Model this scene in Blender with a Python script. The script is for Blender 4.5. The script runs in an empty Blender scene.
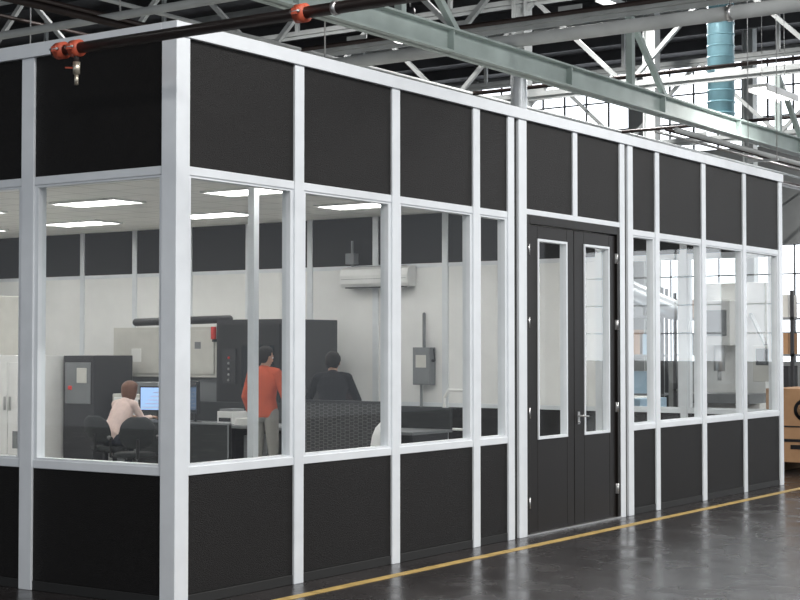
import bpy, bmesh, math, random
from mathutils import Vector, Matrix, noise
random.seed(7)
scene = bpy.context.scene
COL = scene.collection
scene.view_settings.view_transform = 'Standard'
scene.view_settings.exposure = -0.3

# ---------------------------------------------------------------- materials
def mat(name, col, rough=0.5, metal=0.0, var=0.0, vscale=4.0, bump=0.0, bscale=80.0, emit=None, estr=0.0, spec=0.5):
    m = bpy.data.materials.new(name); m.use_nodes = True
    nt = m.node_tree; b = nt.nodes['Principled BSDF']
    b.inputs['Base Color'].default_value = (*col, 1)
    b.inputs['Roughness'].default_value = rough
    b.inputs['Metallic'].default_value = metal
    b.inputs['Specular IOR Level'].default_value = spec
    tc = nt.nodes.new('ShaderNodeTexCoord')
    if var > 0:
        n = nt.nodes.new('ShaderNodeTexNoise'); n.inputs['Scale'].default_value = vscale
        n.inputs['Detail'].default_value = 6
        r = nt.nodes.new('ShaderNodeMapRange')
        r.inputs['From Min'].default_value = 0.3; r.inputs['From Max'].default_value = 0.7
        r.inputs['To Min'].default_value = 1 - var; r.inputs['To Max'].default_value = 1 + var
        mx = nt.nodes.new('ShaderNodeVectorMath'); mx.operation = 'SCALE'
        mx.inputs[0].default_value = col
        nt.links.new(tc.outputs['Object'], n.inputs['Vector'])
        nt.links.new(n.outputs['Fac'], r.inputs['Value'])
        nt.links.new(r.outputs['Result'], mx.inputs['Scale'])
        nt.links.new(mx.outputs['Vector'], b.inputs['Base Color'])
    if bump > 0:
        n2 = nt.nodes.new('ShaderNodeTexNoise'); n2.inputs['Scale'].default_value = bscale
        bp = nt.nodes.new('ShaderNodeBump'); bp.inputs['Strength'].default_value = bump
        bp.inputs['Distance'].default_value = 0.01
        nt.links.new(tc.outputs['Object'], n2.inputs['Vector'])
        nt.links.new(n2.outputs['Fac'], bp.inputs['Height'])
        nt.links.new(bp.outputs['Normal'], b.inputs['Normal'])
    if emit:
        b.inputs['Emission Color'].default_value = (*emit, 1)
        b.inputs['Emission Strength'].default_value = estr
    return m

def glass_mat(name, tint=(0.97, 0.985, 0.98)):
    m = bpy.data.materials.new(name); m.use_nodes = True
    nt = m.node_tree; nt.nodes.clear()
    o = nt.nodes.new('ShaderNodeOutputMaterial')
    t = nt.nodes.new('ShaderNodeBsdfTransparent'); t.inputs['Color'].default_value = (*tint, 1)
    g = nt.nodes.new('ShaderNodeBsdfGlossy'); g.inputs['Roughness'].default_value = 0.02
    lw = nt.nodes.new('ShaderNodeLayerWeight'); lw.inputs['Blend'].default_value = 0.5
    pw = nt.nodes.new('ShaderNodeMath'); pw.operation = 'POWER'; pw.inputs[1].default_value = 5
    ma = nt.nodes.new('ShaderNodeMath'); ma.operation = 'MULTIPLY_ADD'; ma.inputs[1].default_value = 0.92; ma.inputs[2].default_value = 0.08
    mx = nt.nodes.new('ShaderNodeMixShader')
    nt.links.new(lw.outputs['Facing'], pw.inputs[0]); nt.links.new(pw.outputs[0], ma.inputs[0])
    nt.links.new(ma.outputs[0], mx.inputs['Fac'])
    nt.links.new(t.outputs[0], mx.inputs[1]); nt.links.new(g.outputs[0], mx.inputs[2])
    nt.links.new(mx.outputs[0], o.inputs['Surface'])
    return m

M_PANEL = mat('black_vinyl_panel', (0.0060, 0.0052, 0.0052), 0.55, var=0.8, vscale=110, bump=0.6, bscale=150, spec=0.27)
M_ALU = mat('silver_painted_aluminium', (0.74, 0.77, 0.80), 0.35, 0.15, var=0.04, vscale=5)
M_DARKSLOT = mat('black_gasket', (0.012, 0.012, 0.012), 0.6)
M_GLASS = glass_mat('window_glass')
M_DOOR = mat('black_door_paint', (0.009, 0.0072, 0.0065), 0.4, var=0.1, spec=0.3)
M_WHITEWALL = mat('white_wall_panel', (0.82, 0.82, 0.81), 0.6, var=0.05, vscale=1.5)
M_STEEL = mat('brushed_steel', (0.55, 0.55, 0.55), 0.35, 0.9)
M_LAMP = mat('lamp_diffuser', (0.9, 0.9, 0.9), 0.5, emit=(1, 0.99, 0.96), estr=15)
M_HLAMP = mat('hall_lamp_diffuser', (0.9, 0.9, 0.9), 0.5, emit=(1, 0.98, 0.95), estr=6)
M_WHITE = mat('white_enamel', (0.80, 0.80, 0.79), 0.4, var=0.04)
M_CREAM = mat('cream_enamel', (0.62, 0.61, 0.57), 0.45, var=0.05)
M_GREY = mat('grey_enamel', (0.20, 0.21, 0.22), 0.5, var=0.08)
M_DGREY = mat('dark_grey_enamel', (0.03, 0.03, 0.034), 0.5, var=0.1)
M_BLACK = mat('black_plastic', (0.010, 0.010, 0.012), 0.45)
M_RED = mat('red_indicator', (0.7, 0.04, 0.03), 0.4)
M_PIPE = mat('black_iron_pipe', (0.03, 0.019, 0.017), 0.45, 0.2, var=0.2, vscale=10)
M_COUP = mat('orange_coupling', (0.50, 0.09, 0.045), 0.5, var=0.15, vscale=20)
M_BRASS = mat('brass', (0.6, 0.55, 0.45), 0.35, 0.8)
M_TRUSS = mat('pale_green_steel', (0.40, 0.47, 0.45), 0.55, var=0.15, vscale=2)
M_TRUSSW = mat('pale_grey_steel', (0.44, 0.46, 0.46), 0.55, var=0.15, vscale=2)
M_DECK = mat('dark_roof_deck', (0.06, 0.06, 0.065), 0.8, var=0.25, vscale=1.2)
M_DUCT = mat('teal_spiral_duct', (0.26, 0.48, 0.56), 0.4, 0.1, var=0.1)
M_SDUCT = mat('galvanised_duct', (0.6, 0.63, 0.66), 0.35, 0.6, var=0.1)
M_HALLW = mat('hall_wall_paint', (0.30, 0.31, 0.31), 0.8, var=0.15, vscale=0.6)
M_YEL = mat('floor_tape_yellow', (0.48, 0.33, 0.11), 0.5, var=0.25, vscale=6)
M_CARD = mat('cardboard', (0.40, 0.23, 0.12), 0.8, var=0.1)
M_SCREEN = mat('lit_screen', (0.1, 0.2, 0.4), 0.2, emit=(0.45, 0.65, 1.0), estr=1.1)
M_SCREEND = mat('dark_screen', (0.02, 0.025, 0.03), 0.15)
M_DAY = mat('daylight_glass', (0.8, 0.85, 0.9), 0.5, emit=(0.90, 0.95, 1.0), estr=3.6)
M_BLUE = mat('pale_blue_plastic', (0.4, 0.55, 0.68), 0.4)
M_FABRIC = mat('charcoal_fabric', (0.03, 0.033, 0.034), 0.9, bump=0.3, bscale=200)
M_PAPER = mat('paper', (0.8, 0.8, 0.78), 0.7)
M_SKIN = mat('skin', (0.50, 0.29, 0.20), 0.5)
M_EYE = mat('eye_white', (0.8, 0.8, 0.8), 0.2)
M_IRIS = mat('iris_dark', (0.03, 0.02, 0.015), 0.2)
M_LIP = mat('lip', (0.42, 0.17, 0.13), 0.5)
M_HAIRB = mat('black_hair', (0.009, 0.007, 0.007), 0.6, bump=0.5, bscale=120, spec=0.25)
M_HAIRR = mat('auburn_hair', (0.15, 0.055, 0.025), 0.5, var=0.25, vscale=40, bump=0.5, bscale=120)
M_ORANGE = mat('orange_shirt', (0.56, 0.085, 0.03), 0.8, var=0.1, vscale=12, bump=0.2, bscale=60)
M_BSHIRT = mat('black_shirt', (0.011, 0.012, 0.016), 0.85, bump=0.2, bscale=60, spec=0.25)
M_PSHIRT = mat('pale_pink_shirt', (0.74, 0.57, 0.52), 0.8, var=0.08, vscale=12, bump=0.2, bscale=60)
M_GPANTS = mat('grey_trousers', (0.30, 0.29, 0.27), 0.85, bump=0.2, bscale=60)
M_DPANTS = mat('dark_trousers', (0.03, 0.035, 0.05), 0.85)
M_SHOE = mat('black_shoe', (0.02, 0.017, 0.015), 0.4)

def floor_mat():
    m = bpy.data.materials.new('polished_dark_concrete'); m.use_nodes = True
    nt = m.node_tree; b = nt.nodes['Principled BSDF']
    tc = nt.nodes.new('ShaderNodeTexCoord')
    n = nt.nodes.new('ShaderNodeTexNoise'); n.inputs['Scale'].default_value = 0.9; n.inputs['Detail'].default_value = 9
    n.inputs['Roughness'].default_value = 0.65
    cr = nt.nodes.new('ShaderNodeValToRGB')
    cr.color_ramp.elements[0].position = 0.3; cr.color_ramp.elements[0].color = (0.015, 0.013, 0.013, 1)
    cr.color_ramp.elements[1].position = 0.75; cr.color_ramp.elements[1].color = (0.046, 0.041, 0.041, 1)
    n2 = nt.nodes.new('ShaderNodeTexNoise'); n2.inputs['Scale'].default_value = 2.5; n2.inputs['Detail'].default_value = 8
    mr = nt.nodes.new('ShaderNodeMapRange'); mr.inputs['From Min'].default_value = 0.3; mr.inputs['From Max'].default_value = 0.7
    mr.inputs['To Min'].default_value = 0.17; mr.inputs['To Max'].default_value = 0.32
    bp = nt.nodes.new('ShaderNodeBump'); bp.inputs['Strength'].default_value = 0.05; bp.inputs['Distance'].default_value = 0.02
    for x in (n, n2): nt.links.new(tc.outputs['Object'], x.inputs['Vector'])
    nt.links.new(n.outputs['Fac'], cr.inputs['Fac']); nt.links.new(cr.outputs['Color'], b.inputs['Base Color'])
    nt.links.new(n2.outputs['Fac'], mr.inputs['Value']); nt.links.new(mr.outputs['Result'], b.inputs['Roughness'])
    nt.links.new(n2.outputs['Fac'], bp.inputs['Height']); nt.links.new(bp.outputs['Normal'], b.inputs['Normal'])
    b.inputs['Specular IOR Level'].default_value = 0.4
    return m
M_FLOOR = floor_mat()

def tile_mat(name, c1, c2, size, mortar=0.012, rough=0.7):
    m = bpy.data.materials.new(name); m.use_nodes = True
    nt = m.node_tree; b = nt.nodes['Principled BSDF']
    tc = nt.nodes.new('ShaderNodeTexCoord')
    br = nt.nodes.new('ShaderNodeTexBrick'); br.offset = 0.0
    br.inputs['Color1'].default_value = (*c1, 1); br.inputs['Color2'].default_value = (*c1, 1)
    br.inputs['Mortar'].default_value = (*c2, 1)
    br.inputs['Scale'].default_value = 1.0; br.inputs['Mortar Size'].default_value = mortar
    br.inputs['Brick Width'].default_value = size; br.inputs['Row Height'].default_value = size
    nt.links.new(tc.outputs['Object'], br.inputs['Vector']); nt.links.new(br.outputs['Color'], b.inputs['Base Color'])
    b.inputs['Roughness'].default_value = rough
    return m
M_CTILE = tile_mat('ceiling_tiles', (0.78, 0.77, 0.73), (0.5, 0.49, 0.46), 0.61)
M_FTILE = tile_mat('office_floor_tiles', (0.5, 0.5, 0.49), (0.35, 0.35, 0.35), 0.61, 0.006, 0.35)

def perf_mat():
    m = bpy.data.materials.new('perforated_dark_panel'); m.use_nodes = True
    nt = m.node_tree; b = nt.nodes['Principled BSDF']
    tc = nt.nodes.new('ShaderNodeTexCoord')
    mp = nt.nodes.new('ShaderNodeMapping'); mp.inputs['Rotation'].default_value = (0, math.radians(90), 0)
    br = nt.nodes.new('ShaderNodeTexBrick')
    br.inputs['Color1'].default_value = (0.03, 0.03, 0.032, 1); br.inputs['Color2'].default_value = (0.045, 0.045, 0.047, 1)
    br.inputs['Mortar'].default_value = (0.12, 0.12, 0.12, 1)
    br.inputs['Scale'].default_value = 1.0; br.inputs['Mortar Size'].default_value = 0.004
    br.inputs['Brick Width'].default_value = 0.04; br.inputs['Row Height'].default_value = 0.06
    nt.links.new(tc.outputs['Object'], mp.inputs['Vector']); nt.links.new(mp.outputs['Vector'], br.inputs['Vector'])
    nt.links.new(br.outputs['Color'], b.inputs['Base Color'])
    return m
M_PERF = perf_mat()

# ---------------------------------------------------------------- mesh builder
class MB:
    def __init__(s):
        s.v = []; s.f = []; s.fm = []; s.fs = []; s.mats = []
    def mi(s, m):
        if m not in s.mats: s.mats.append(m)
        return s.mats.index(m)
    def add(s, vs, fs, m, smooth=False, M=None):
        o = len(s.v); k = s.mi(m)
        for p in vs:
            p = Vector(p)
            if M is not None: p = M @ p
            s.v.append(p)
        for f in fs:
            s.f.append([i + o for i in f]); s.fm.append(k); s.fs.append(smooth)
    def box(s, x0, x1, y0, y1, z0, z1, m, M=None):
        vs = [(x0,y0,z0),(x1,y0,z0),(x1,y1,z0),(x0,y1,z0),(x0,y0,z1),(x1,y0,z1),(x1,y1,z1),(x0,y1,z1)]
        fs = [(0,3,2,1),(4,5,6,7),(0,1,5,4),(1,2,6,5),(2,3,7,6),(3,0,4,7)]
        s.add(vs, fs, m, False, M)
    def beam(s, a, b, w, h, m):
        a = Vector(a); b = Vector(b); d = (b - a); L = d.length; d.normalize()
        up = Vector((0,0,1)) if abs(d.z) < 0.95 else Vector((1,0,0))
        x = d.cross(up).normalized(); z = x.cross(d).normalized()
        R = Matrix((( x.x, d.x, z.x, a.x), (x.y, d.y, z.y, a.y), (x.z, d.z, z.z, a.z), (0,0,0,1)))
        s.box(-w/2, w/2, 0, L, -h/2, h/2, m, R)
    def loft(s, rings, m, smooth=True, cap=True):
        n = len(rings[0]); vs = [p for r in rings for p in r]; fs = []
        for i in range(len(rings)-1):
            for j in range(n):
                k = (j+1) % n
                fs.append((i*n+j, i*n+k, (i+1)*n+k, (i+1)*n+j))
        if cap:
            fs.append(tuple(reversed(range(n)))); fs.append(tuple((len(rings)-1)*n + j for j in range(n)))
        s.add(vs, fs, m, smooth)
    def frame(s, d):
        d = Vector(d).normalized()
        up = Vector((0,0,1)) if abs(d.z) < 0.9 else Vector((1,0,0))
        x = d.cross(up).normalized(); y = d.cross(x).normalized()
        return x, y
    def cyl(s, a, b, r, m, r2=None, n=16, smooth=True):
        a = Vector(a); b = Vector(b); r2 = r if r2 is None else r2
        x, y = s.frame(b - a)
        R = [[c + (x*math.cos(t) + y*math.sin(t))*rr for t in [2*math.pi*i/n for i in range(n)]] for c, rr in ((a, r), (b, r2))]
        s.loft(R, m, smooth)
    def rcone(s, a, b, ra, rb, m, n=14):
        a = Vector(a); b = Vector(b); d = (b-a).normalized(); x, y = s.frame(d)
        prof = [(a - d*ra*math.cos(t), ra*math.sin(t)) for t in (0.15, 0.5, 0.95, 1.35)]
        prof += [(b + d*rb*math.cos(t), rb*math.sin(t)) for t in (1.57, 1.2, 0.8, 0.4, 0.12)]
        s.loft([[c + (x*math.cos(2*math.pi*i/n) + y*math.sin(2*math.pi*i/n))*rr for i in range(n)] for c, rr in prof], m)
    def ell(s, c, r, m, R=None, n=18, k=12):
        c = Vector(c); rings = []
        for i in range(k+1):
            t = max(0.03, min(math.pi-0.03, math.pi*i/k))
            ring = []
            for j in range(n):
                p = Vector((r[0]*math.sin(t)*math.cos(2*math.pi*j/n), r[1]*math.sin(t)*math.sin(2*math.pi*j/n), -r[2]*math.cos(t)))
                if R is not None: p = R @ p
                ring.append(c + p)
            rings.append(ring)
        s.loft(rings, m)
    def sect(s, pts, rad, xax, m, n=22):
        xax = Vector(xax); pts = [Vector(p) for p in pts]; rings = []
        for i, p in enumerate(pts):
            d = (pts[min(i+1, len(pts)-1)] - pts[max(i-1, 0)]).normalized()
            x = (xax - d*xax.dot(d)).normalized(); y = d.cross(x).normalized()
            rings.append([p + x*rad[i][0]*math.cos(2*math.pi*j/n) + y*rad[i][1]*math.sin(2*math.pi*j/n) for j in range(n)])
        s.loft(rings, m)
    def path(s, pts, r, m, n=10):
        for i in range(len(pts)-1): s.rcone(pts[i], pts[i+1], r, r, m, n)
    def mesh(s, name):
        me = bpy.data.meshes.new(name); me.from_pydata([tuple(p) for p in s.v], [], s.f)
        for m in s.mats: me.materials.append(m)
        me.polygons.foreach_set('material_index', s.fm); me.polygons.foreach_set('use_smooth', s.fs)
        me.update(); return me
    def obj(s, name, bevel=0.0, parent=None, loc=None, yaw=0.0):
        me = s.mesh(name); o = bpy.data.objects.new(name, me); COL.objects.link(o)
        if bevel:
            b = o.modifiers.new('bevel', 'BEVEL'); b.width = bevel; b.segments = 2; b.limit_method = 'ANGLE'
            b.angle_limit = math.radians(50)
        if parent: o.parent = parent
        if loc is not None: o.location = loc
        o.rotation_euler[2] = yaw
        return o

def empty(name, loc=(0,0,0), yaw=0):
    e = bpy.data.objects.new(name, None); e.location = loc; e.rotation_euler[2] = yaw; e.empty_display_size = 0.2
    COL.objects.link(e); return e

# ---------------------------------------------------------------- dims
H = 3.9; T = 0.10
Z_S0, Z_S1 = 0.865, 0.925      # sill rail
Z_H0, Z_H1 = 2.88, 2.94      # head rail
Z_CAP = 3.80
XE = 11.03; YN = 15.0

b = MB(); b.box(-16, 36, -16, 32, -0.1, 0, M_FLOOR); b.obj('floor')
b = MB(); b.box(0.0+0.02, XE+0.1, 0.1, YN, 0.0, 0.004, M_FTILE); b.obj('floor_office')
b = MB(); b.box(-1.2, 30, -0.40, -0.31, 0.0005, 0.003, M_YEL); b.obj('floor_marking_tape')

def P(axis, base, u0, u1, d0, d1, z0, z1):
    """box coordinates: axis 'x' -> u along x, depth along y"""
    if axis == 'x': return (u0, u1, base + d0, base + d1, z0, z1)
    return (base + d0, base + d1, u0, u1, z0, z1)

win_n = [0]
def make_window(axis, base, u0, u1, name=None):
    win_n[0] += 1
    b = MB(); fr = 0.035
    for a in ((u0, u0+fr, Z_S1, Z_H0), (u1-fr, u1, Z_S1, Z_H0), (u0+fr, u1-fr, Z_S1, Z_S1+0.015), (u0+fr, u1-fr, Z_H0-0.015, Z_H0)):
        b.box(*P(axis, base, a[0], a[1], 0.012, 0.088, a[2], a[3]), M_ALU)
    gz0, gz1 = Z_S1+0.015, Z_H0-0.015
    if axis == 'x': vs = [(u0+fr, base+0.05, gz0), (u1-fr, base+0.05, gz0), (u1-fr, base+0.05, gz1), (u0+fr, base+0.05, gz1)]
    else: vs = [(base+0.05, u0+fr, gz0), (base+0.05, u1-fr, gz0), (base+0.05, u1-fr, gz1), (base+0.05, u0+fr, gz1)]
    b.add(vs, [(0,1,2,3)], M_GLASS)
    return b.obj('window_%d' % win_n[0])

def bay(b, axis, base, u0, u1, mid='glass', lower=M_PANEL):
    b.box(*P(axis, base, u0, u1, 0.012, 0.088, Z_H1, Z_CAP), M_PANEL)
    b.box(*P(axis, base, u0, u1, 0.012, 0.088, 0.07, Z_S0), lower)
    b.box(*P(axis, base, u0, u1, 0.004, 0.096, Z_H0, Z_H1), M_ALU)
    b.box(*P(axis, base, u0, u1, 0.004, 0.096, Z_S0, Z_S1), M_ALU)
    b.box(*P(axis, base, u0, u1, 0.008, 0.092, 0.0, 0.07), M_DARKSLOT)
    if mid == 'glass': make_window(axis, base, u0, u1)
    elif mid: b.box(*P(axis, base, u0, u1, 0.012, 0.088, Z_S1, Z_H0), mid)

def post(b, axis, base, u0, u1):
    b.box(*P(axis, base, u0, u1, -0.004, 0.104, 0.0, Z_CAP), M_ALU)

# south wall
b = MB()
posts = [(1.265,1.375),(2.515,2.625),(3.745,3.855),(4.335,4.445),(4.525,4.67),(6.57,6.68),(6.75,6.87),(7.41,7.51),(8.63,8.74),(9.84,9.94)]
for p in posts: post(b, 'x', 0, *p)
b.box(-0.01, 0.125, -0.01, 0.125, 0, Z_CAP, M_ALU)
b.box(XE-0.02, XE+0.10, -0.006, 0.12, 0, Z_CAP, M_ALU)
for u0, u1 in [(0.125,1.265),(1.375,2.515),(2.625,3.745),(3.855,4.335),(6.87,7.41),(7.51,8.63),(8.74,9.84),(9.94,XE-0.02)]:
    bay(b, 'x', 0, u0, u1)
for u0, u1 in [(4.445,4.525),(6.68,6.75)]:
    b.box(u0, u1, 0.02, 0.08, 0, Z_CAP, M_DARKSLOT)
b.box(4.67, 5.57, 0.012, 0.088, Z_H1+0.04, Z_CAP, M_PANEL); b.box(5.66, 6.57, 0.012, 0.088, Z_H1+0.04, Z_CAP, M_PANEL)
b.box(5.57, 5.66, -0.002, 0.102, Z_H1+0.04, Z_CAP, M_ALU)
b.box(4.67, 6.57, 0.0, 0.1, Z_H1, Z_H1+0.05, M_ALU)
b.box(-0.02, XE+0.11, -0.02, 0.12, Z_CAP, H, M_ALU)
b.obj('wall_south', bevel=0.004)

# west wall
b = MB()
wp = [(1.37,1.50),(2.70,2.81),(3.95,4.06),(5.2,5.31),(6.45,6.56),(7.7,7.81)]
for p in wp: post(b, 'y', 0, *p)
us = [0.125] + [v for p in wp for v in p] 
for i in range(0, len(us)-1, 2):
    bay(b, 'y', 0, us[i], us[i+1])
b.box(0.012, 0.088, 7.81, YN, 0, Z_CAP, M_PANEL)
b.box(-0.02, 0.12, 0.12, YN, Z_CAP, H, M_ALU)
b.obj('wall_west', bevel=0.004)

# east (far end) wall
b = MB()
u = 0.12; k = 0
while u < YN - 0.3:
    u1 = min(u + 1.13, YN)
    bay(b, 'y', XE, u, u1, 'glass' if k < 2 else M_WHITEWALL)
    post(b, 'y', XE, u1, min(u1+0.10, YN+0.1)); u = u1 + 0.10; k += 1
b.box(XE-0.02, XE+0.12, 0.12, YN, Z_CAP, H, M_ALU)
b.obj('wall_east', bevel=0.003)
# north wall
b = MB()
b.box(0.1, XE, YN, YN+0.1, Z_H1, Z_CAP, M_PANEL); b.box(0.1, XE, YN, YN+0.1, 0, Z_S0, M_PANEL)
b.box(0.1, XE, YN, YN+0.1, Z_S0, Z_H1, M_WHITEWALL); b.box(0, XE+0.1, YN-0.01, YN+0.11, Z_CAP, H, M_ALU)
for i in range(9): b.box(1.2*i+0.1, 1.2*i+0.2, YN-0.01, YN+0.11, 0, Z_CAP, M_ALU)
b.obj('wall_north')

# ceiling
b = MB(); b.box(0.1, XE, 0.1, YN, 3.66, 3.74, M_CTILE); b.obj('ceiling')
for ix, x in enumerate((2.4, 4.7, 7.0, 9.3)):
    for iy, y in enumerate((2.5, 5.2, 7.9, 10.6, 13.2)):
        b = MB()
        w, l = 0.3, 0.61
        for q in ((-w,w,-l,-l+0.03),(-w,w,l-0.03,l),(-w,-w+0.03,-l+0.03,l-0.03),(w-0.03,w,-l+0.03,l-0.03),(-0.012,0.012,-l+0.03,l-0.03)):
            b.box(q[0],q[1],q[2],q[3],-0.03,0,M_WHITE)
        b.box(-w+0.03, w-0.03, -l+0.03, l-0.03, -0.02, -0.002, M_LAMP)
        b.obj('ceiling_light', loc=(x, y, 3.659))

# ---------------- doors
def door_leaf(name, x0, x1, hinge_left):
    e = empty(name, (x0, 0.0, 0.0)); w = x1 - x0
    b = MB()
    y0, y1 = 0.022, 0.072; z0, z1 = 0.02, 2.85
    gx0, gx1 = (0.17, w-0.14) if hinge_left else (0.20, w-0.14)
    gz0, gz1 = 0.87, 2.73
    b.box(0, gx0, y0, y1, z0, z1, M_DOOR); b.box(gx1, w, y0, y1, z0, z1, M_DOOR)
    b.box(gx0, gx1, y0, y1, z0, gz0, M_DOOR); b.box(gx0, gx1, y0, y1, gz1, z1, M_DOOR)
    b.obj('leaf', bevel=0.004, parent=e)
    b = MB(); t = 0.022
    for q in ((gx0,gx0+t,gz0,gz1),(gx1-t,gx1,gz0,gz1),(gx0+t,gx1-t,gz0,gz0+t),(gx0+t,gx1-t,gz1-t,gz1)):
        b.box(q[0],q[1],0.012,0.084,q[2],q[3],M_ALU)
    b.obj('glazing_bead', parent=e)
    b = MB(); b.add([(gx0,0.047,gz0),(gx1,0.047,gz0),(gx1,0.047,gz1),(gx0,0.047,gz1)], [(0,1,2,3)], M_GLASS); b.obj('glass', parent=e)
    b = MB(); hx = -0.012 if hinge_left else w+0.012
    for hz in (0.30, 1.12, 1.95, 2.62):
        b.cyl((hx, 0.006, hz-0.05), (hx, 0.006, hz+0.05), 0.011, M_STEEL, n=10)
        b.box(hx-0.026, hx+0.026, 0.010, 0.021, hz-0.05, hz+0.05, M_STEEL)
    b.obj('hinges', parent=e)
    if not hinge_left:
        b = MB()
        hx = 0.075; sg = 1
        b.box(hx-0.02, hx+0.02, 0.012, 0.022, 0.98, 1.10, M_STEEL)
        b.cyl((hx, 0.014, 1.06), (hx, -0.035, 1.06), 0.010, M_STEEL, n=12)
        b.rcone((hx, -0.035, 1.06), (hx + sg*0.10, -0.04, 1.055), 0.009, 0.008, M_STEEL, 10)
        b.cyl((hx, 0.014, 1.0), (hx, 0.002, 1.0), 0.011, M_STEEL, n=12)
        b.obj('lever_handle', parent=e)
door_leaf('door_1', 4.735, 5.617, True)
door_leaf('door_2', 5.625, 6.505, False)
b = MB()
b.box(4.67, 4.73, 0.0, 0.1, 0, Z_H1, M_DOOR); b.box(6.51, 6.57, 0.0, 0.1, 0, Z_H1, M_DOOR)
b.box(4.73, 6.51, 0.0, 0.1, 2.86, Z_H1, M_DOOR); b.box(4.67, 6.57, -0.01, 0.11, 0.0, 0.016, M_STEEL)
b.obj('door_frame', bevel=0.003)

# ---------------- sprinkler pipe in front of the corner
HZ = 10.2; EX = 34.0; NY = 30.0
b = MB(); px = -0.5; pz = 3.68
b.cyl((px, 0.55, pz), (px, -9, pz), 0.036, M_PIPE, n=18)
b.cyl((px, 0.62, pz), (px, 0.55, pz), 0.045, M_PIPE, n=18)
def coupling(b, y, z=pz, x=px, r=0.056):
    b.cyl((x, y-0.035, z), (x, y+0.035, z), r, M_COUP, n=18)
    b.box(x-r-0.02, x+r+0.02, y-0.02, y+0.02, z-0.018, z+0.018, M_COUP)
    b.cyl((x-r-0.012, y-0.035, z), (x-r-0.012, y+0.035, z), 0.009, M_STEEL, n=8)
coupling(b, 0.56); coupling(b, 0.42); coupling(b, -1.45)
b.cyl((px, 0.42, pz), (px, 0.42, pz-0.12), 0.018, M_PIPE, n=12)
b.cyl((px, 0.42, pz-0.09), (px, 0.42, pz-0.17), 0.024, M_BRASS, n=12)
b.cyl((px, 0.42, pz-0.17), (px, 0.42, pz-0.24), 0.014, M_BRASS, n=12)
b.beam((px-0.005, 0.42, pz-0.13), (px-0.01, 0.51, pz-0.12), 0.012, 0.01, M_COUP)
for y in (-1.7, -5.0):
    b.cyl((px, y, pz+0.03), (px, y, HZ), 0.008, M_STEEL, n=8)
    b.cyl((px, y-0.015, pz), (px, y+0.015, pz), 0.043, M_STEEL, n=18)
b.obj('sprinkler_pipe')

# ---------------- hall shell
b = MB(); b.box(-16, EX, -16, NY, HZ, HZ+0.2, M_DECK)
for i in range(24):
    x = -14 + i*2.0
    b.box(x-0.06, x+0.06, -16, NY, HZ-0.28, HZ, M_TRUSSW if i % 3 == 0 else M_DECK)
b.obj('ceiling_hall')
b = MB()
strips = [(1.3, 4.6), (7.4, 9.95)]
b.box(EX, EX+0.3, -16, NY, 0, 1.3, M_HALLW); b.box(EX, EX+0.3, -16, NY, 4.6, 7.4, M_HALLW); b.box(EX, EX+0.3, -16, NY, 9.95, HZ, M_HALLW)
y = -16
while y < NY:
    b.box(EX-0.1, EX+0.3, y, y+0.5, 0, HZ, M_HALLW); y += 5.75
b.obj('wall_hall_east')
y = -16
while y < NY - 1:
    for z0, z1 in strips:
        b = MB(); ya, yb = y+0.5, min(y+5.75, NY)
        b.box(EX+0.16, EX+0.2, ya, yb, z0, z1, M_DAY)
        c = max(2, int((yb-ya)/0.75))
        mm = M_DGREY if z0 > 5 else M_GREY
        for i in range(c+1):
            yy = ya + (yb-ya)*i/c; b.box(EX+0.08, EX+0.15, max(ya,yy-0.022), min(yb,yy+0.022), z0, z1, mm)
        r = int((z1-z0)/0.7)
        for i in range(r+1):
            zz = z0 + (z1-z0)*i/r; b.box(EX+0.08, EX+0.15, ya, yb, max(z0,zz-0.02), min(z1,zz+0.02), mm)
        win_n[0] += 1; b.obj('window_%d' % win_n[0])
    y += 5.75
b = MB(); b.box(-16, EX, NY, NY+0.3, 0, HZ, M_HALLW); b.obj('wall_hall_north')

def truss(x, y0, y1, z0, z1, m, step=2.0, w=0.14):
    b = MB()
    for z in (z0, z1):
        b.box(x-w/2, x+w/2, y0, y1, z-0.02, z+0.02, m); b.box(x-0.02, x+0.02, y0, y1, z-0.09, z+0.09, m)
    n = int((y1-y0)/step)
    for i in range(n):
        ya = y0 + i*step; yb = ya + step
        if i % 2 == 0: b.beam((x, ya, z0), (x, yb, z1), 0.08, 0.08, m)
        else: b.beam((x, ya, z1), (x, yb, z0), 0.08, 0.08, m)
        b.box(x-0.012, x+0.012, yb-0.2, yb+0.2, z0-0.1, z0+0.2, m)
    for i in range(0, n, 2):
        yy = y0 + i*step; b.box(x-0.04, x+0.04, yy-0.04, yy+0.04, z1, HZ-0.2, m)
    return b.obj('roof_truss')
for i, x in enumerate((7.0, 13.0, 19.0, 27.0)):
    truss(x, -14, 28, 6.7, 8.6, M_TRUSSW)
def girder(y, z, h, x0, x1, m):
    b = MB()
    b.box(x0, x1, y-0.11, y+0.11, z-h/2, z-h/2+0.025, m); b.box(x0, x1, y-0.11, y+0.11, z+h/2-0.025, z+h/2, m)
    b.box(x0, x1, y-0.012, y+0.012, z-h/2, z+h/2, m)
    x = x0
    while x < x1:
        b.box(x-0.01, x+0.01, y-0.1, y+0.1, z-h/2, z+h/2, m)
        x += 3.0
    for xx in (1.0, 7.0, 13.0, 19.0, 27.0):
        b.box(xx-0.05, xx+0.05, y-0.05, y+0.05, z+h/2, 6.6 if xx > 1 else HZ-0.2, m)
        b.beam((xx, y, 6.6), (xx+1.2, y, z+h/2), 0.08, 0.08, m)
    return b.obj('steel_girder')
girder(3.0, 5.42, 0.30, -1, 33.8, M_TRUSS)
girder(12.0, 6.1, 0.30, -1, 33.8, M_TRUSS)

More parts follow.
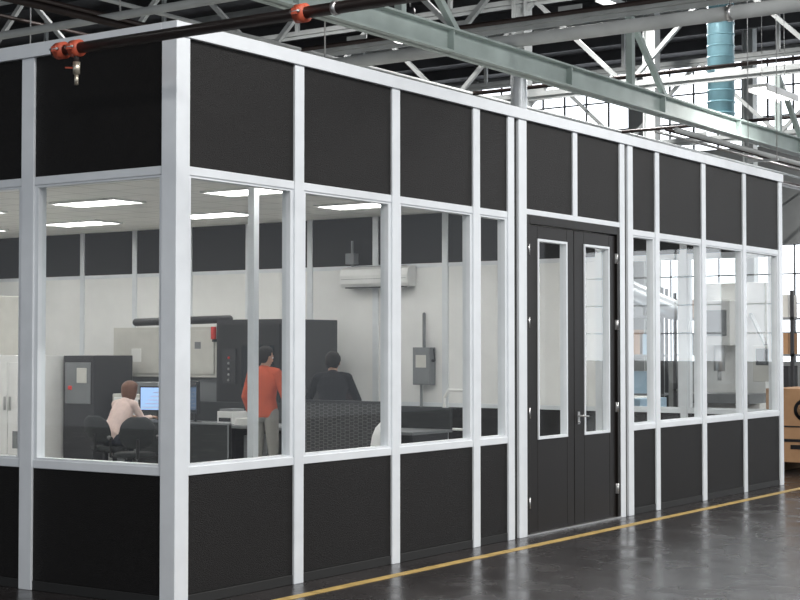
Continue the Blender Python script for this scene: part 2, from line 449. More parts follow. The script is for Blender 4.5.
# service pipes
b = MB()
b.cyl((9.5, -9, 5.66), (9.5, 24, 5.66), 0.085, M_TRUSSW, n=18)
for y in (-6,0,6,12,18): b.cyl((9.5,y,5.7),(9.5,y,HZ-0.05),0.01,M_STEEL,n=8); b.cyl((9.5,y-0.03,5.66),(9.5,y+0.03,5.66),0.1,M_STEEL,n=18)
b.obj('steam_pipe')
b = MB()
b.cyl((5.5, -9, 5.65), (5.5, 24, 5.65), 0.05, M_TRUSSW, n=16)
for y in (-6,0,6,12,18): b.cyl((5.5,y,5.6),(5.5,y,HZ-0.05),0.01,M_STEEL,n=8)
b.obj('water_pipe')
b = MB()
for i, (y, z, r, m) in enumerate([(1.6,4.64,0.035,M_TRUSSW),(1.75,4.66,0.025,M_PIPE),(1.9,4.64,0.02,M_STEEL)]):
    b.cyl((11.5, y, z), (33.8, y, z), r, m, n=10)
for x in range(15, 33, 4):
    b.box(x-0.02, x+0.02, 1.5, 2.0, 4.57, 4.605, M_STEEL)
    for yy in (1.52, 1.98): b.cyl((x,yy,4.57),(x,yy,HZ-0.001),0.007,M_STEEL,n=6)
b.obj('conduit_rack')
b = MB()
for (y, z, r, m) in [(4.5,5.1,0.04,M_PIPE),(7.0,5.9,0.04,M_PIPE),(7.6,6.3,0.03,M_TRUSSW),(9.0,7.9,0.04,M_PIPE),(10.5,7.95,0.04,M_PIPE),(16.0,8.1,0.04,M_PIPE)]:
    b.cyl((-1, y, z), (33.8, y, z), r, m, n=10)
for x in (3.0, 11.0, 16.0, 22.0): b.cyl((x, -12, 6.3), (x, 27, 6.3), 0.035, M_PIPE, n=10)
b.obj('overhead_pipework')

b = MB(); dx, dy = 20.7, 4.8
b.cyl((dx,dy,6.0),(dx,dy,HZ),0.26,M_DUCT,n=32)
z = 6.05
while z < 10.1: b.cyl((dx,dy,z),(dx,dy,z+0.03),0.272,M_DUCT,n=32); z += 0.22
b.cyl((dx,dy,6.0),(dx,dy,6.06),0.30,M_SDUCT,n=32)
b.obj('ventilation_duct')
b = MB()
b.path([(13.0, 6.5, 3.3), (13.0, 4.9, 3.3), (13.4, 4.0, 2.9), (14.2, 2.9, 2.3)], 0.16, M_SDUCT, 20)
b.path([(13.0, 4.9, 3.3), (13.0, 4.9, 6.2)], 0.13, M_SDUCT, 20)
b.obj('extraction_duct')

def hall_lamp(x, y, z, power, name='pendant_strip_light'):
    b = MB()
    b.box(-0.7, 0.7, -0.16, 0.16, 0.0, 0.05, M_WHITE)
    b.box(-0.7, 0.7, -0.17, -0.15, -0.06, 0.03, M_WHITE); b.box(-0.7, 0.7, 0.15, 0.17, -0.06, 0.03, M_WHITE)
    for yy in (-0.08, 0.0, 0.08): b.cyl((-0.66, yy, -0.02), (0.66, yy, -0.02), 0.016, M_HLAMP, n=10)
    for xx in (-0.5, 0.5): b.cyl((xx, 0, 0.05), (xx, 0, HZ-z), 0.006, M_STEEL, n=6)
    o = b.obj(name, loc=(x, y, z))
    if power:
        l = bpy.data.lights.new('tube_glow', 'AREA'); l.shape = 'RECTANGLE'; l.size = 1.35; l.size_y = 0.3; l.energy = power
        l.color = (1, 0.98, 0.95)
        lo = bpy.data.objects.new('tube_glow', l); COL.objects.link(lo); lo.parent = o; lo.location = (0, 0, -0.065)
    return o
for x in (-9, -3, 3, 9):
    for y in (-12, -6.0): hall_lamp(x, y, 8.2, 560)  # unseen lamps, added to light the camera side of the walls
hall_lamp(16.4, 2.1, 5.85, 120); hall_lamp(16, -5, 7.5, 500); hall_lamp(24, -5, 7.5, 500)  # first hangs in view; the two south ones are unseen, added for light
hall_lamp(23, 8.2, 9.3, 800); hall_lamp(15, 13, 9.3, 700); hall_lamp(29, 3, 9.3, 700); hall_lamp(4, 20, 9.3, 700); hall_lamp(16, 5, 9.3, 800)  # extra lamps added to brighten the hall steelwork and duct
b = MB()
b.sect([(0,0,0.30),(0,0,0.22),(0,0,0.12),(0,0,0.0)], [(0.06,0.06),(0.10,0.10),(0.2,0.2),(0.26,0.26)], (1,0,0), M_SDUCT, 28)
b.cyl((0,0,-0.02),(0,0,0.0),0.24,M_HLAMP,n=28); b.cyl((0,0,0.3),(0,0,0.45),0.07,M_DGREY); b.cyl((0,0,0.45),(0,0,HZ-6.13),0.01,M_STEEL,n=8)
b.obj('high_bay_lamp', loc=(10.6, 5.3, 6.13))

for (x, y) in ((19.0, 8.3), (25.0, -1.0), (31.0, 8.3), (25.0, 8.3), (19.0, -6.0)):
    b = MB()
    b.box(-0.15,0.15,-0.15,-0.13,0,HZ,M_TRUSSW); b.box(-0.15,0.15,0.13,0.15,0,HZ,M_TRUSSW); b.box(-0.01,0.01,-0.13,0.13,0,HZ,M_TRUSSW)
    b.box(-0.25,0.25,-0.25,0.25,0,0.03,M_TRUSSW)
    b.obj('steel_column', loc=(x, y, 0))

# ---------------- office content
b = MB(); b.box(-0.04,0.04,-0.04,0.04,0.004,3.655,M_ALU); b.box(-0.08,0.08,-0.08,0.08,0.004,0.02,M_ALU); b.box(-0.07,0.07,-0.07,0.07,3.63,3.655,M_ALU)
b.obj('support_post', loc=(4.5,3.10,0))

b = MB()
prof = [(0,-0.15),(-0.17,-0.15),(-0.21,-0.10),(-0.22,0.02),(-0.20,0.11),(-0.13,0.15),(0,0.15)]
b.loft([[(x, y, z) for x, z in prof] for y in (-0.61, 0.61)], M_WHITE, smooth=False)
b.box(-0.205,-0.08,-0.52,0.52,-0.165,-0.15,M_DGREY)
for i in range(4): b.box(-0.12+i*0.02-0.03, -0.115+i*0.02-0.03, -0.52,0.52,0.148,0.158,M_GREY)
b.box(-0.224,-0.215,-0.58,0.58,-0.035,-0.03,M_GREY)
b.cyl((-0.05,0.5,0.15),(-0.05,0.5,0.55),0.02,M_GREY,n=10); b.box(-0.12,-0.0,0.42,0.58,0.2,0.36,M_GREY)
b.obj('air_conditioner', bevel=0.01, loc=(XE-0.008,6.10,2.76))

b = MB()
b.box(-0.14,0,-0.15,0.15,-0.27,0.27,M_GREY); b.box(-0.155,-0.14,-0.135,0.135,-0.25,0.25,M_GREY)
b.box(-0.158,-0.154,-0.09,0.09,-0.02,0.16,M_CREAM)
b.cyl((-0.09,-0.15,0.08),(-0.09,-0.2,0.08),0.02,M_BLACK,n=10); b.rcone((-0.09,-0.2,0.08),(-0.12,-0.2,0.24),0.012,0.012,M_BLACK,10)
b.path([(-0.07,0.0,0.27),(-0.07,0.0,0.75)],0.024,M_GREY); b.path([(-0.07,0.05,-0.27),(-0.07,0.05,-0.7),(-0.07,-0.1,-0.95)],0.02,M_GREY)
b.obj('electrical_disconnect_box', bevel=0.004, loc=(XE-0.008,5.3,1.45))

b = MB()
b.path([(0,0,0),(0,0,1.0),(0,0.1,1.12),(0,0.35,1.12),(0,0.42,1.02),(0,0.42,0)],0.022,M_WHITE); b.path([(0,0,0.6),(0,0.42,0.6)],0.018,M_WHITE)
b.obj('guard_rail', loc=(9.9,3.85,0.024))

b = MB()
b.box(7.1,7.95,2.9,8.0,0.71,0.745,M_GREY)
for y in (2.95, 4.6, 6.25, 7.9):
    b.box(7.15,7.9,y-0.02,y+0.02,0.005,0.71,M_DGREY)
b.box(7.88,7.92,2.95,7.9,0.25,0.71,M_DGREY)
b.box(7.9,7.95,2.9,8.0,0.745,1.0,M_FABRIC)
b.obj('workbench', bevel=0.003)
for y in (5.15, 7.35):
    b = MB(); b.box(0,0.55,0,0.4,0.03,0.62,M_GREY)
    for i in range(3): b.box(-0.015,0,0.01,0.39,0.04+i*0.195,0.225+i*0.195,M_GREY); b.box(-0.03,-0.015,0.13,0.27,0.15+i*0.195,0.165+i*0.195,M_STEEL)
    for (xx,yy) in ((0.06,0.06),(0.06,0.34),(0.49,0.06),(0.49,0.34)): b.cyl((xx,yy,0.005),(xx,yy,0.04),0.025,M_BLACK,n=10)
    b.obj('drawer_pedestal', bevel=0.003, loc=(7.25,y,0))

def monitor(x, y, yaw, scr, w=0.54, h=0.34):
    e = empty('computer_monitor', (x, y, 0.746), yaw)
    b = MB(); b.box(-0.02,0.025,-w/2,w/2,0.12,0.12+h,M_BLACK); b.box(0.025,0.05,-w/3,w/3,0.17,0.07+h,M_BLACK); b.obj('case', bevel=0.006, parent=e)
    b = MB(); b.box(-0.0225,-0.0202,-w/2+0.02,w/2-0.02,0.145,0.10+h,scr)
    if scr is M_SCREEN:
        for i in range(5): b.box(-0.0235,-0.0226,-w/2+0.05,w/2-0.05-0.04*i,0.17+i*0.05,0.18+i*0.05,M_PAPER)
    b.obj('screen', parent=e)
    b = MB(); b.box(0.03,0.055,-0.03,0.03,0.01,0.25,M_BLACK); b.sect([(0.03,0,0.0),(0.03,0,0.012)],[(0.1,0.13),(0.095,0.125)],(1,0,0),M_BLACK); b.obj('stand', parent=e)
monitor(7.50,7.25,0.25,M_SCREEN); monitor(7.45,6.6,-0.55,M_SCREEND, 0.56, 0.42); monitor(7.6,4.35,0,M_SCREEND)
b = MB(); b.box(-0.08,0.08,-0.22,0.22,0,0.018,M_BLACK)
for i in range(4):
    for j in range(13): b.box(-0.07+i*0.036,-0.04+i*0.036,-0.21+j*0.0325,-0.183+j*0.0325,0.018,0.026,M_DGREY)
b.obj('keyboard', loc=(7.22,7.05,0.746))
b = MB()
for i in range(7): b.box(-0.15,0.15,-0.1+i*0.001,0.12-i*0.002,i*0.012,i*0.012+0.011,M_PAPER)
b.obj('paper_stack', loc=(7.4,5.6,0.746), yaw=0.2)
b = MB(); b.box(-0.15,0.15,-0.13,0.13,0,0.16,M_WHITE); b.box(-0.13,0.1,-0.11,0.11,0.16,0.19,M_GREY); b.box(-0.16,-0.15,-0.1,0.1,0.03,0.08,M_BLACK)
b.obj('desktop_printer', bevel=0.01, loc=(7.5,5.95,0.746))
b = MB(); b.cyl((0,0,0),(0,0,0.26),0.045,M_WHITE,n=18); b.cyl((0,0,0.26),(0,0,0.30),0.045,M_WHITE,r2=0.018,n=18); b.cyl((0,0,0.3),(0,0,0.33),0.018,M_BLUE,n=12)
b.obj('spray_bottle', loc=(7.25,5.25,0.746))

b = MB(); b.box(-0.02,0.02,0,1.05,0.03,1.10,M_PERF); b.box(-0.028,0.028,-0.03,1.08,1.10,1.13,M_DGREY)
for y in (-0.03,1.05): b.box(-0.028,0.028,y,y+0.03,0.005,1.10,M_DGREY)
b.box(-0.2,0.2,-0.03,0.0,0.005,0.03,M_DGREY); b.box(-0.2,0.2,1.05,1.08,0.005,0.03,M_DGREY)
b.obj('perforated_partition', loc=(6.2,2.7,0))
b = MB(); b.box(-0.02,0.02,0,1.5,0.03,0.80,M_FABRIC); b.box(-0.025,0.025,0,1.5,0.80,0.82,M_GREY)
for y in (0,0.74,1.48): b.box(-0.026,0.026,y,y+0.02,0.005,0.80,M_GREY)
b.obj('cubicle_partition', loc=(6.35,5.0,0))

# white molded chair (back towards the windows)
fyaw = math.radians(34.5) - math.pi/2
e = empty('molded_chair', (5.70,2.42,0), fyaw+0.9)
b = MB()
rings = []
N = 12
for i in range(N+1):
    t = i/N
    if t < 0.5: y = 0.24 - 0.40*t/0.5; z = 0.45 - 0.02*math.sin(math.pi*t/0.5)
    else:
        q = (t-0.5)/0.5; y = -0.16 - 0.05*math.sin(q*math.pi/2) - 0.05*q; z = 0.45 + 0.53*q
    wd = 0.24 if t < 0.8 else 0.24*math.sqrt(max(0.1, 1-((t-0.8)/0.2)**2*0.9))
    ring = []
    for j in range(9):
        s = -1 + j/4; ring.append((s*wd, y + (0.09*s*s if t > 0.5 else 0), z + (0.04*s*s if t <= 0.5 else 0)))
    rings.append(ring)
vs = [p for r in rings for p in r]
b.add(vs, [(i*9+j, i*9+j+1, (i+1)*9+j+1, (i+1)*9+j) for i in range(N) for j in range(8)], M_WHITE, True)
o = b.obj('shell', parent=e); m = o.modifiers.new('s','SOLIDIFY'); m.thickness = 0.012
b = MB()
for sx in (-1,1):
    for sy in (-1,1): b.rcone((sx*0.14,0.03+sy*0.1,0.42),(sx*0.22,0.03+sy*0.2,0.016),0.012,0.011,M_STEEL,8)
b.obj('legs', parent=e)

def office_chair(x, y, yaw, backh=0.95):
    e = empty('office_chair', (x, y, 0.006), yaw)
    b = MB()
    for i in range(5):
        a = i*2*math.pi/5; c, s = math.cos(a), math.sin(a)
        b.rcone((0,0,0.11),(0.28*c,0.28*s,0.075),0.026,0.016,M_BLACK,8)
        b.cyl((0.28*c-0.02*s,0.28*s+0.02*c,0.03),(0.28*c+0.02*s,0.28*s-0.02*c,0.03),0.028,M_BLACK,n=12)
    b.cyl((0,0,0.1),(0,0,0.40),0.025,M_STEEL); b.box(-0.1,0.1,-0.12,0.12,0.385,0.41,M_BLACK); b.obj('base', parent=e)
    b = MB(); b.sect([(0,0,0.41),(0,0,0.425),(0,0,0.455),(0,0,0.468)],[(0.2,0.2),(0.245,0.24),(0.245,0.24),(0.2,0.2)],(1,0,0),M_FABRIC,28); b.obj('seat', parent=e)
    b = MB(); rows = []
    for i in range(9):
        t = i/8; z = 0.52 + t*(backh-0.52); w = 0.21*math.sqrt(max(0.12, 1-abs(2*t-1)**3.2)); row = []
        for j in range(9):
            s = -1+j/4; row.append((s*w, -0.27-0.05*t+0.06*s*s+0.03*math.cos(t*3), z))
        rows.append(row)
    b.add([p for r in rows for p in r], [(i*9+j,i*9+j+1,(i+1)*9+j+1,(i+1)*9+j) for i in range(8) for j in range(8)], M_FABRIC, True)
    o = b.obj('backrest', parent=e); m = o.modifiers.new('s','SOLIDIFY'); m.thickness = 0.045; m.offset = 0
    m2 = o.modifiers.new('ss','SUBSURF'); m2.levels = 1; m2.render_levels = 1
    b = MB(); b.path([(0,-0.05,0.40),(0,-0.28,0.42),(0,-0.30,0.62)],0.02,M_BLACK)
    for sx in (-1,1):
        b.path([(sx*0.1,0,0.40),(sx*0.28,0,0.42),(sx*0.29,-0.02,0.62)],0.014,M_BLACK); b.rcone((sx*0.29,-0.14,0.64),(sx*0.29,0.12,0.64),0.024,0.024,M_BLACK,10)
    b.obj('arms', parent=e)
office_chair(6.50,7.12,-math.pi/2+0.05,0.86)
office_chair(5.80,6.02,fyaw+0.3,0.90)

# machines
b = MB()
b.box(9.35,10.6,6.6,7.85,0.06,2.12,M_DGREY); b.box(9.32,9.35,6.66,7.79,0.7,2.05,M_BLACK)
b.box(9.31,9.32,6.75,7.35,1.15,1.75,M_SCREEND); b.box(9.30,9.32,7.45,7.7,1.2,1.7,M_DGREY)
for i in range(5): b.cyl((9.30,7.57,1.25+i*0.08),(9.285,7.57,1.25+i*0.08),0.018,M_RED if i==4 else M_STEEL,n=10)
b.box(9.30,9.32,6.9,7.2,0.85,0.95,M_PAPER)
b.box(9.5,10.6,7.85,10.0,0.06,1.28,M_GREY); b.box(9.42,10.6,7.9,10.0,1.28,2.02,M_CREAM)
b.box(9.40,9.42,7.95,9.95,1.33,1.97,M_CREAM)
b.box(9.39,9.405,8.95,8.96,1.33,1.97,M_GREY)
b.rcone((9.45,7.7,2.13),(9.45,9.55,2.10),0.06,0.06,M_BLACK,14)
b.cyl((9.36,7.92,1.84),(9.36,7.92,2.02),0.04,M_RED,n=14)
b.cyl((9.4,7.92,1.84),(9.4,7.92,1.80),0.05,M_BLACK,n=14)
for (xx,yy) in ((9.6,6.7),(10.4,6.7),(9.6,9.8),(10.4,9.8),(9.6,8.2),(10.4,8.2)): b.cyl((xx,yy,0.005),(xx,yy,0.07),0.05,M_STEEL,n=12)
b.box(9.397,9.40,8.2,8.32,1.7,1.8,M_GREY); b.box(9.397,9.40,9.4,9.6,1.5,1.7,M_PAPER)
b.obj('inspection_machine', bevel=0.012)
b = MB()
b.box(8.3,9.1,9.28,9.9,0.05,1.6,M_DGREY); b.box(8.28,8.3,9.33,9.85,0.9,1.5,M_GREY); b.box(8.27,8.285,9.4,9.6,1.2,1.42,M_CREAM); b.box(8.27,8.285,9.7,9.78,1.1,1.16,M_RED)
b.box(8.35,9.05,9.33,9.85,0.005,0.05,M_BLACK)
b.obj('control_cabinet', bevel=0.01)
b = MB()
b.box(7.8,8.7,9.96,11.05,0.05,1.6,M_WHITE); b.box(7.78,7.8,10.0,10.5,0.15,1.5,M_WHITE); b.box(7.78,7.8,10.52,11.0,0.15,1.5,M_WHITE)
b.box(7.76,7.78,10.44,10.47,0.8,1.0,M_STEEL); b.box(7.76,7.78,10.55,10.58,0.8,1.0,M_STEEL); b.box(7.85,8.65,10.0,11.0,0.005,0.05,M_BLACK)
b.box(7.775,7.78,10.1,10.4,0.25,0.5,M_GREY)
b.obj('storage_cabinet', bevel=0.008)
b = MB()
b.box(7.8,8.7,11.15,12.3,0.05,2.5,M_CREAM); b.box(7.78,7.8,11.2,12.25,0.15,1.2,M_WHITE); b.box(7.78,7.8,11.2,12.25,1.25,2.4,M_WHITE)
b.box(7.76,7.78,11.4,11.8,1.5,1.9,M_SCREEND); b.box(7.85,8.65,11.2,12.25,0.005,0.05,M_BLACK)
b.obj('machine_tool_cabinet', bevel=0.01)
b = MB()
b.box(8.5,9.1,8.05,9.1,0.05,1.05,M_CREAM); b.box(8.48,8.5,8.1,9.05,0.1,0.55,M_GREY); b.box(8.48,8.5,8.1,9.05,0.6,1.0,M_WHITE)
b.box(8.55,9.05,8.1,9.05,0.005,0.05,M_BLACK); b.box(8.6,8.95,8.3,8.8,1.05,1.22,M_GREY)
b.obj('photocopier', bevel=0.01)

b = MB()
b.box(15.2,16.4,1.9,3.2,0.0,0.85,M_WHITE); b.box(15.7,16.4,2.0,3.05,0.85,2.75,M_WHITE); b.box(15.0,15.7,2.3,2.85,1.75,2.45,M_WHITE)
b.cyl((15.25,2.58,1.75),(15.25,2.58,1.35),0.09,M_STEEL); b.cyl((15.25,2.58,1.35),(15.25,2.58,1.2),0.03,M_STEEL)
b.box(14.9,15.7,1.95,3.15,0.85,1.0,M_GREY); b.box(14.98,15.0,2.35,2.8,1.9,2.3,M_GREY)
b.box(14.8,15.0,1.5,1.85,1.2,1.75,M_CREAM); b.beam((14.95,1.7,1.75),(15.8,2.3,2.3),0.05,0.05,M_GREY)
b.box(14.79,14.80,1.55,1.80,1.45,1.7,M_SCREEND)
b.obj('milling_machine', bevel=0.015)
b = MB()
b.box(12.6,13.6,2.6,4.4,0.74,0.80,M_BLUE); b.box(12.65,13.55,2.7,4.3,0.80,0.98,M_BLUE); b.box(12.7,13.5,2.8,4.2,0.98,1.0,M_PAPER)
for (xx,yy) in ((12.65,2.65),(13.55,2.65),(12.65,4.35),(13.55,4.35)): b.box(xx-0.03,xx+0.03,yy-0.03,yy+0.03,0,0.74,M_STEEL)
b.obj('packing_table', bevel=0.006)
b = MB()
b.box(13.0,14.2,-0.15,0.95,0.14,1.15,M_CARD)
for yy in (-0.1,0.35,0.8): b.box(13.05,14.15,yy,yy+0.1,0.0,0.14,M_CARD)
b.box(12.994,13.0,-0.15,0.95,0.62,0.64,M_BLACK)
b.cyl((12.999,0.40,0.86),(12.992,0.40,0.86),0.15,M_BLACK,n=28); b.cyl((12.993,0.40,0.86),(12.990,0.40,0.86),0.10,M_CARD,n=28)
b.box(12.992,12.998,0.2,0.6,0.32,0.38,M_BLACK); b.box(12.992,12.998,0.3,0.7,0.42,0.46,M_BLACK)
for k, zz in enumerate((0.32,0.86)): b.beam((13.0+0.25,-0.153,zz-0.1),(13.6,-0.153,zz+0.12),0.006,0.06,M_BLACK)
b.obj('cardboard_crate')
def rack(x, y, yaw):
    b = MB()
    for xx in (-0.3,0.3):
        for yy in (-1.2,0,1.2): b.box(xx-0.03,xx+0.03,yy-0.03,yy+0.03,0,2.8,M_DGREY)
    cols = [M_CARD,M_GREY,M_BLUE,M_DGREY,M_CREAM]
    for k, z in enumerate((0.15,0.85,1.55,2.25)):
        b.box(-0.33,0.33,-1.23,1.23,z,z+0.04,M_GREY)
        yy = -1.1
        while yy < 1.0:
            w = random.uniform(0.2,0.45); h = random.uniform(0.2,0.5); b.box(-0.25,0.25,yy,yy+w,z+0.041,z+0.04+h,random.choice(cols)); yy += w+0.05
    b.obj('shelving_rack', loc=(x,y,0), yaw=yaw)
rack(20,0.6,0.1); rack(21,4.6,0); rack(24,2.8,0); rack(17.8,6,0.3)

# ---------------------------------------------------------------- people
def hand(b, w, d, n, side, curl, bones):
    d = Vector(d).normalized(); n = Vector(n); n = (n - d*n.dot(d)).normalized(); s = d.cross(n).normalized()*side
    w = Vector(w)
    b.sect([w - d*0.02, w + d*0.02, w + d*0.055, w + d*0.092], [(0.026,0.019),(0.033,0.017),(0.041,0.015),(0.040,0.012)], s, M_SKIN, 16)
    for off, L, spl in ((0.032,0.074,0.10),(0.011,0.084,0.03),(-0.011,0.078,-0.04),(-0.032,0.060,-0.12)):
        p = w + d*0.088 + s*off; dd = (d + s*spl).normalized(); ang = 0
        for k, fr in enumerate((0.46,0.30,0.24)):
            ang += curl*(0.7 if k == 0 else 1.0)
            q = p + (dd*math.cos(ang) + n*math.sin(ang))*L*fr
            b.rcone(p, q, 0.0088-0.0006*k, 0.0082-0.0006*k, M_SKIN, 10); p = q
    p = w + d*0.03 + s*0.026; q = p + (d*0.55 + s*0.7 + n*0.35).normalized()*0.042
    b.rcone(p, q, 0.014, 0.0105, M_SKIN, 10); r = q + (d*0.85 + s*0.25 + n*0.4).normalized()*0.032; b.rcone(q, r, 0.0105, 0.0085, M_SKIN, 10)
    bones.append((w, w + d*0.18, M_SKIN, 0.05))

def person(name, loc, yaw, J, shirt, pants, hairm, head_yaw=0, head_pitch=0, hair='short', female=False, sleeve=1.0, curl=0.35):
    """local frame: facing +Y, right hand on +X"""
    b = MB(); bones = []
    V = {k: Vector(v) for k, v in J.items()}
    wid = 0.92 if female else 1.0
    pe, wa, ch, sh, nk, hd = V['pelvis'], V['waist'], V['chest'], V['shoulder'], V['neck'], V['head']
    dl = (wa - pe).normalized()
    b.sect([pe - dl*0.11, pe - dl*0.05, pe + dl*0.03, wa, (wa+ch)/2, ch, sh - (sh-ch).normalized()*0.02, sh + (sh-ch).normalized()*0.045, nk],
           [(0.10*wid,0.08),(0.165,0.12),(0.172,0.125),(0.150*wid,0.115),(0.160*wid,0.118),(0.182*wid,0.122),(0.178*wid,0.10),(0.105*wid,0.072),(0.055,0.056)], (1,0,0), shirt)
    b.rcone(sh, hd - Vector((0,0,0.03)), 0.058*wid, 0.052*wid, M_SKIN)
    bones += [(pe + dl*0.02, wa, shirt, 0.15), (wa, ch, shirt, 0.15), (ch, sh, shirt, 0.12), (pe - dl*0.10, pe - dl*0.04, pants, 0.13),
              (nk, hd, M_SKIN, 0.07)]
    for s, S in ((1,'R'),(-1,'L')):
        so = sh + Vector((s*0.170*wid, 0, -0.005)); el = V['elbow'+S]; wr = V['wrist'+S]
        b.rcone(sh + Vector((s*0.09,0,0.012)), so, 0.06, 0.062, shirt)
        b.rcone(so, el, 0.062*wid, 0.047*wid, shirt)
        cuff = el + (wr-el)*sleeve*0.96
        b.rcone(el, cuff, 0.047*wid, 0.036*wid, shirt)
        b.rcone(el, wr, 0.040*wid, 0.026*wid, M_SKIN)
        bones += [(sh, so, shirt, 0.07), (so, el, shirt, 0.055)]
        bones.append((el, cuff, shirt, 0.047))
        bones.append((cuff + (wr-el).normalized()*0.02, wr + (wr-el).normalized()*0.01, M_SKIN, 0.028))
        hand(b, wr, V.get('hdir'+S, wr-el), V.get('palm'+S, Vector((-s,0,0))), V.get('thumb'+S, Vector((1,0,0))).x, curl, bones)
        hp = pe + Vector((s*0.088,0,-0.02)); kn = V['knee'+S]; an = V['ankle'+S]
        b.rcone(hp, kn, 0.098, 0.066, pants); b.rcone(kn, an, 0.064, 0.05, pants)
        fw = V.get('fdir'+S, Vector((s*0.12,1,0))).normalized()
        mid = kn.lerp(an, 0.33) - fw*0.012; b.ell(mid, (0.058,0.06,0.10), pants)
        bones += [(hp, kn, pants, 0.085), (kn, an, pants, 0.058)]
        f0 = an - Vector((0,0,0.045)); side = fw.cross(Vector((0,0,1)))
        b.sect([f0 - fw*0.075, f0 - fw*0.045, f0 + fw*0.05 - Vector((0,0,0.004)), f0 + fw*0.13 - Vector((0,0,0.010)), f0 + fw*0.185 - Vector((0,0,0.014))],
               [(0.02,0.025),(0.036,0.04),(0.042,0.036),(0.044,0.028),(0.022,0.018)], side, M_SHOE, 16)
        b.rcone(an, f0, 0.042, 0.038, M_SHOE)
        bones += [(f0 - fw*0.05, f0 + fw*0.16, M_SHOE, 0.045)]
    R = (Matrix.Rotation(head_yaw, 3, 'Z') @ Matrix.Rotation(head_pitch, 3, 'X'))
    def h(x, y, z): return hd + R @ Vector((x, y, z))
    b.ell(h(0,-0.012,0.025), (0.074,0.094,0.088), M_SKIN, R)
    b.ell(h(0,0.022,-0.035), (0.060,0.068,0.076), M_SKIN, R)
    b.ell(h(0,0.055,-0.085), (0.030,0.028,0.022), M_SKIN, R)
    b.rcone(h(0,0.088,0.012), h(0,0.106,-0.026), 0.009, 0.014, M_SKIN, 10)
    b.rcone(h(-0.035,0.078,0.026), h(0.035,0.078,0.026), 0.010, 0.010, M_SKIN, 8)
    for s in (-1,1): b.ell(h(s*0.077,-0.006,-0.008), (0.010,0.019,0.031), M_SKIN, R, 12, 8)
    me = b.mesh(name + '_raw'); o = bpy.data.objects.new(name + '_raw', me); COL.objects.link(o)
    rm = o.modifiers.new('r', 'REMESH'); rm.mode = 'VOXEL'; rm.voxel_size = 0.0065; rm.use_smooth_shade = True
    sm = o.modifiers.new('s', 'SMOOTH'); sm.factor = 0.5; sm.iterations = 3
    dg = bpy.context.evaluated_depsgraph_get(); dg.update()
    ev = o.evaluated_get(dg); nm = bpy.data.meshes.new_from_object(ev); bpy.data.objects.remove(o); nm.name = name
    ms = [M_SKIN, shirt, pants, M_SHOE]
    nm.materials.clear()
    for m in ms: nm.materials.append(m)
    segs = [(a, c - a, (c-a).length_squared or 1e-9, ms.index(m), r) for a, c, m, r in bones]
    hcut = nk + (hd-nk).normalized()*0.012
    for p in nm.polygons:
        c = p.center; best = 9; bi = 0
        for a, dd, l2, mi, r in segs:
            t = max(0, min(1, (c-a).dot(dd)/l2)); q = (c - a - dd*t).length - r
            if q < best: best = q; bi = mi
        if (c - hd).length < 0.125 or ((c-nk).length < 0.075 and (c - hcut).dot((hd-nk).normalized()) > 0): bi = 0
        p.material_index = bi; p.use_smooth = True
    root = empty(name, loc, yaw)
    body = bpy.data.objects.new('body', nm); COL.objects.link(body); body.parent = root
    hb = MB(); n, k = 40, 28; rings = []
    long = (hair == 'long')
    for i in range(k+1):
        t = max(0.03, min(math.pi-0.03, math.pi*i/k)); ring = []
        for j in range(n):
            a = 2*math.pi*j/n
            d = Vector((math.sin(t)*math.cos(a), math.sin(t)*math.sin(a), -math.cos(t)))
            r = Vector((0.091*d.x, 0.110*d.y, 0.104*d.z))
            if d.z < 0: r.z *= (1.75 if long else 1.25) if d.y < 0.35 else 1.0
            if long: r.x *= 1.16; r.y *= 1.08
            nz = noise.noise(Vector((d.x*7, d.y*7, d.z*2.5))*1.3)
            r *= 1 + 0.05*nz + 0.02*math.sin(a*17 + 3*nz)
            face = (d.y > 0.30 and d.z < 0.42)
            if face: r *= 0.72
            elif not long and d.z < -0.2 and d.y > -0.1: r *= 0.72
            elif not long and d.z < -0.85: r *= 0.7
            ring.append(h(0,-0.016,0.028) + R @ r)
        rings.append(ring)
    hb.loft(rings, hairm); hb.obj('hair', parent=root)
    fb = MB()
    for s in (-1,1):
        fb.ell(h(s*0.030,0.079,0.006), (0.013,0.011,0.009), M_EYE, R, 12, 8); fb.ell(h(s*0.030,0.088,0.006), (0.006,0.004,0.006), M_IRIS, R, 10, 6)
        fb.rcone(h(s*0.018,0.088,0.028), h(s*0.044,0.080,0.030), 0.004, 0.003, hairm, 8)
    fb.ell(h(0,0.088,-0.052), (0.023,0.007,0.006), M_LIP, R, 12, 8); fb.ell(h(0,0.087,-0.061), (0.019,0.007,0.006), M_LIP, R, 12, 8)
    fb.obj('face', parent=root)
    return root

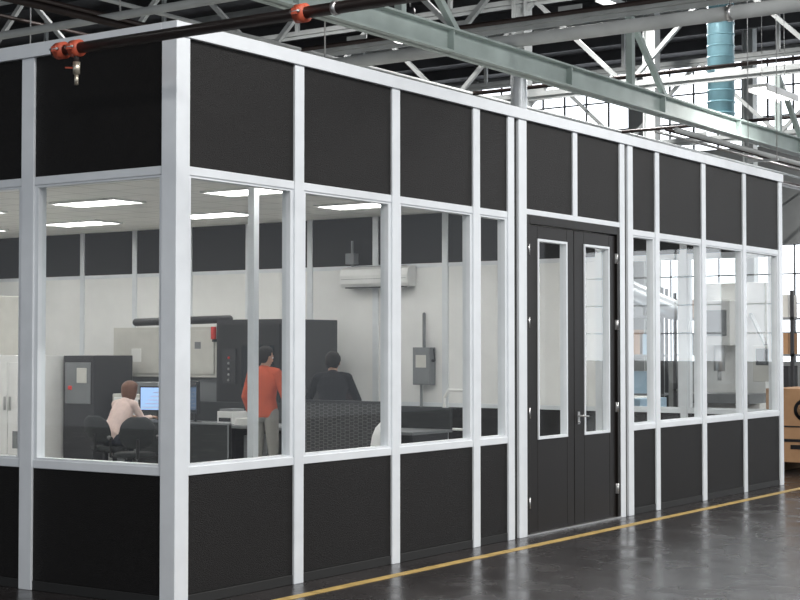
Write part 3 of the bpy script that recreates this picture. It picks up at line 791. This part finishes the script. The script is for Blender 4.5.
J = dict(pelvis=(0,0,0.95), waist=(0,-0.01,1.10), chest=(0,0.0,1.28), shoulder=(0,-0.005,1.415), neck=(0,0.005,1.485), head=(0,0.03,1.60),
         elbowR=(0.27,0.0,1.14), wristR=(0.26,0.23,1.06), elbowL=(-0.25,-0.03,1.13), wristL=(-0.24,0.08,0.90),
         palmR=(-0.6,0,-0.6), palmL=(1,0,0), thumbR=(-1,0,0), thumbL=(1,0,0),
         kneeR=(0.11,0.02,0.50), ankleR=(0.13,-0.02,0.10), kneeL=(-0.11,0.03,0.50), ankleL=(-0.12,-0.02,0.10))
person('man_in_orange_shirt', (6.60,4.68,0.006), fyaw-0.45, J, M_ORANGE, M_GPANTS, M_HAIRB, head_yaw=-0.35, head_pitch=-0.2, sleeve=0.75)
J = dict(pelvis=(0,-0.05,0.93), waist=(0,-0.02,1.08), chest=(0,0.05,1.24), shoulder=(0,0.09,1.365), neck=(0,0.12,1.43), head=(0,0.16,1.54),
         elbowR=(0.29,0.14,1.10), wristR=(0.20,0.36,0.98), elbowL=(-0.29,0.14,1.10), wristL=(-0.20,0.36,0.98),
         palmR=(0,0,-1), palmL=(0,0,-1), thumbR=(-1,0,0), thumbL=(1,0,0),
         kneeR=(0.12,0.0,0.50), ankleR=(0.14,-0.06,0.10), kneeL=(-0.12,0.0,0.50), ankleL=(-0.14,-0.06,0.10))
person('man_in_black_shirt', (6.62,3.69,0.006), fyaw, J, M_BSHIRT, M_DPANTS, M_HAIRB, head_yaw=-0.1, head_pitch=-0.3)
J = dict(pelvis=(0,-0.06,0.585), waist=(0,0.0,0.72), chest=(0,0.11,0.87), shoulder=(0,0.17,0.985), neck=(0,0.21,1.05), head=(0,0.27,1.155),
         elbowR=(0.24,0.24,0.80), wristR=(0.16,0.47,0.815), elbowL=(-0.24,0.24,0.80), wristL=(-0.16,0.47,0.815),
         palmR=(0,0,-1), palmL=(0,0,-1), thumbR=(-1,0,0), thumbL=(1,0,0),
         kneeR=(0.12,0.38,0.54), ankleR=(0.12,0.36,0.10), kneeL=(-0.12,0.38,0.54), ankleL=(-0.12,0.36,0.10))
person('woman_in_pink_shirt', (6.52,7.06,0.006), -math.pi/2, J, M_PSHIRT, M_DPANTS, M_HAIRR, head_yaw=0.1, head_pitch=-0.15, hair='long', female=True, curl=0.25)

# ---------------------------------------------------------------- world + camera
w = bpy.data.worlds.new('sky'); scene.world = w; w.use_nodes = True
nt = w.node_tree; bg = nt.nodes['Background']; bg.inputs['Color'].default_value = (0.87, 0.93, 1.0, 1); bg.inputs['Strength'].default_value = 0.75

cam = bpy.data.cameras.new('camera'); co = bpy.data.objects.new('camera', cam); COL.objects.link(co)
cam.lens = 69.26; cam.sensor_width = 36; cam.clip_end = 200
co.location = (-7.561, -7.002, 1.725)
a = math.radians(34.5); p = math.radians(1.75)
d = Vector((math.cos(a)*math.cos(p), math.sin(a)*math.cos(p), math.sin(p)))
co.rotation_euler = d.to_track_quat('-Z', 'Y').to_euler()
scene.camera = co
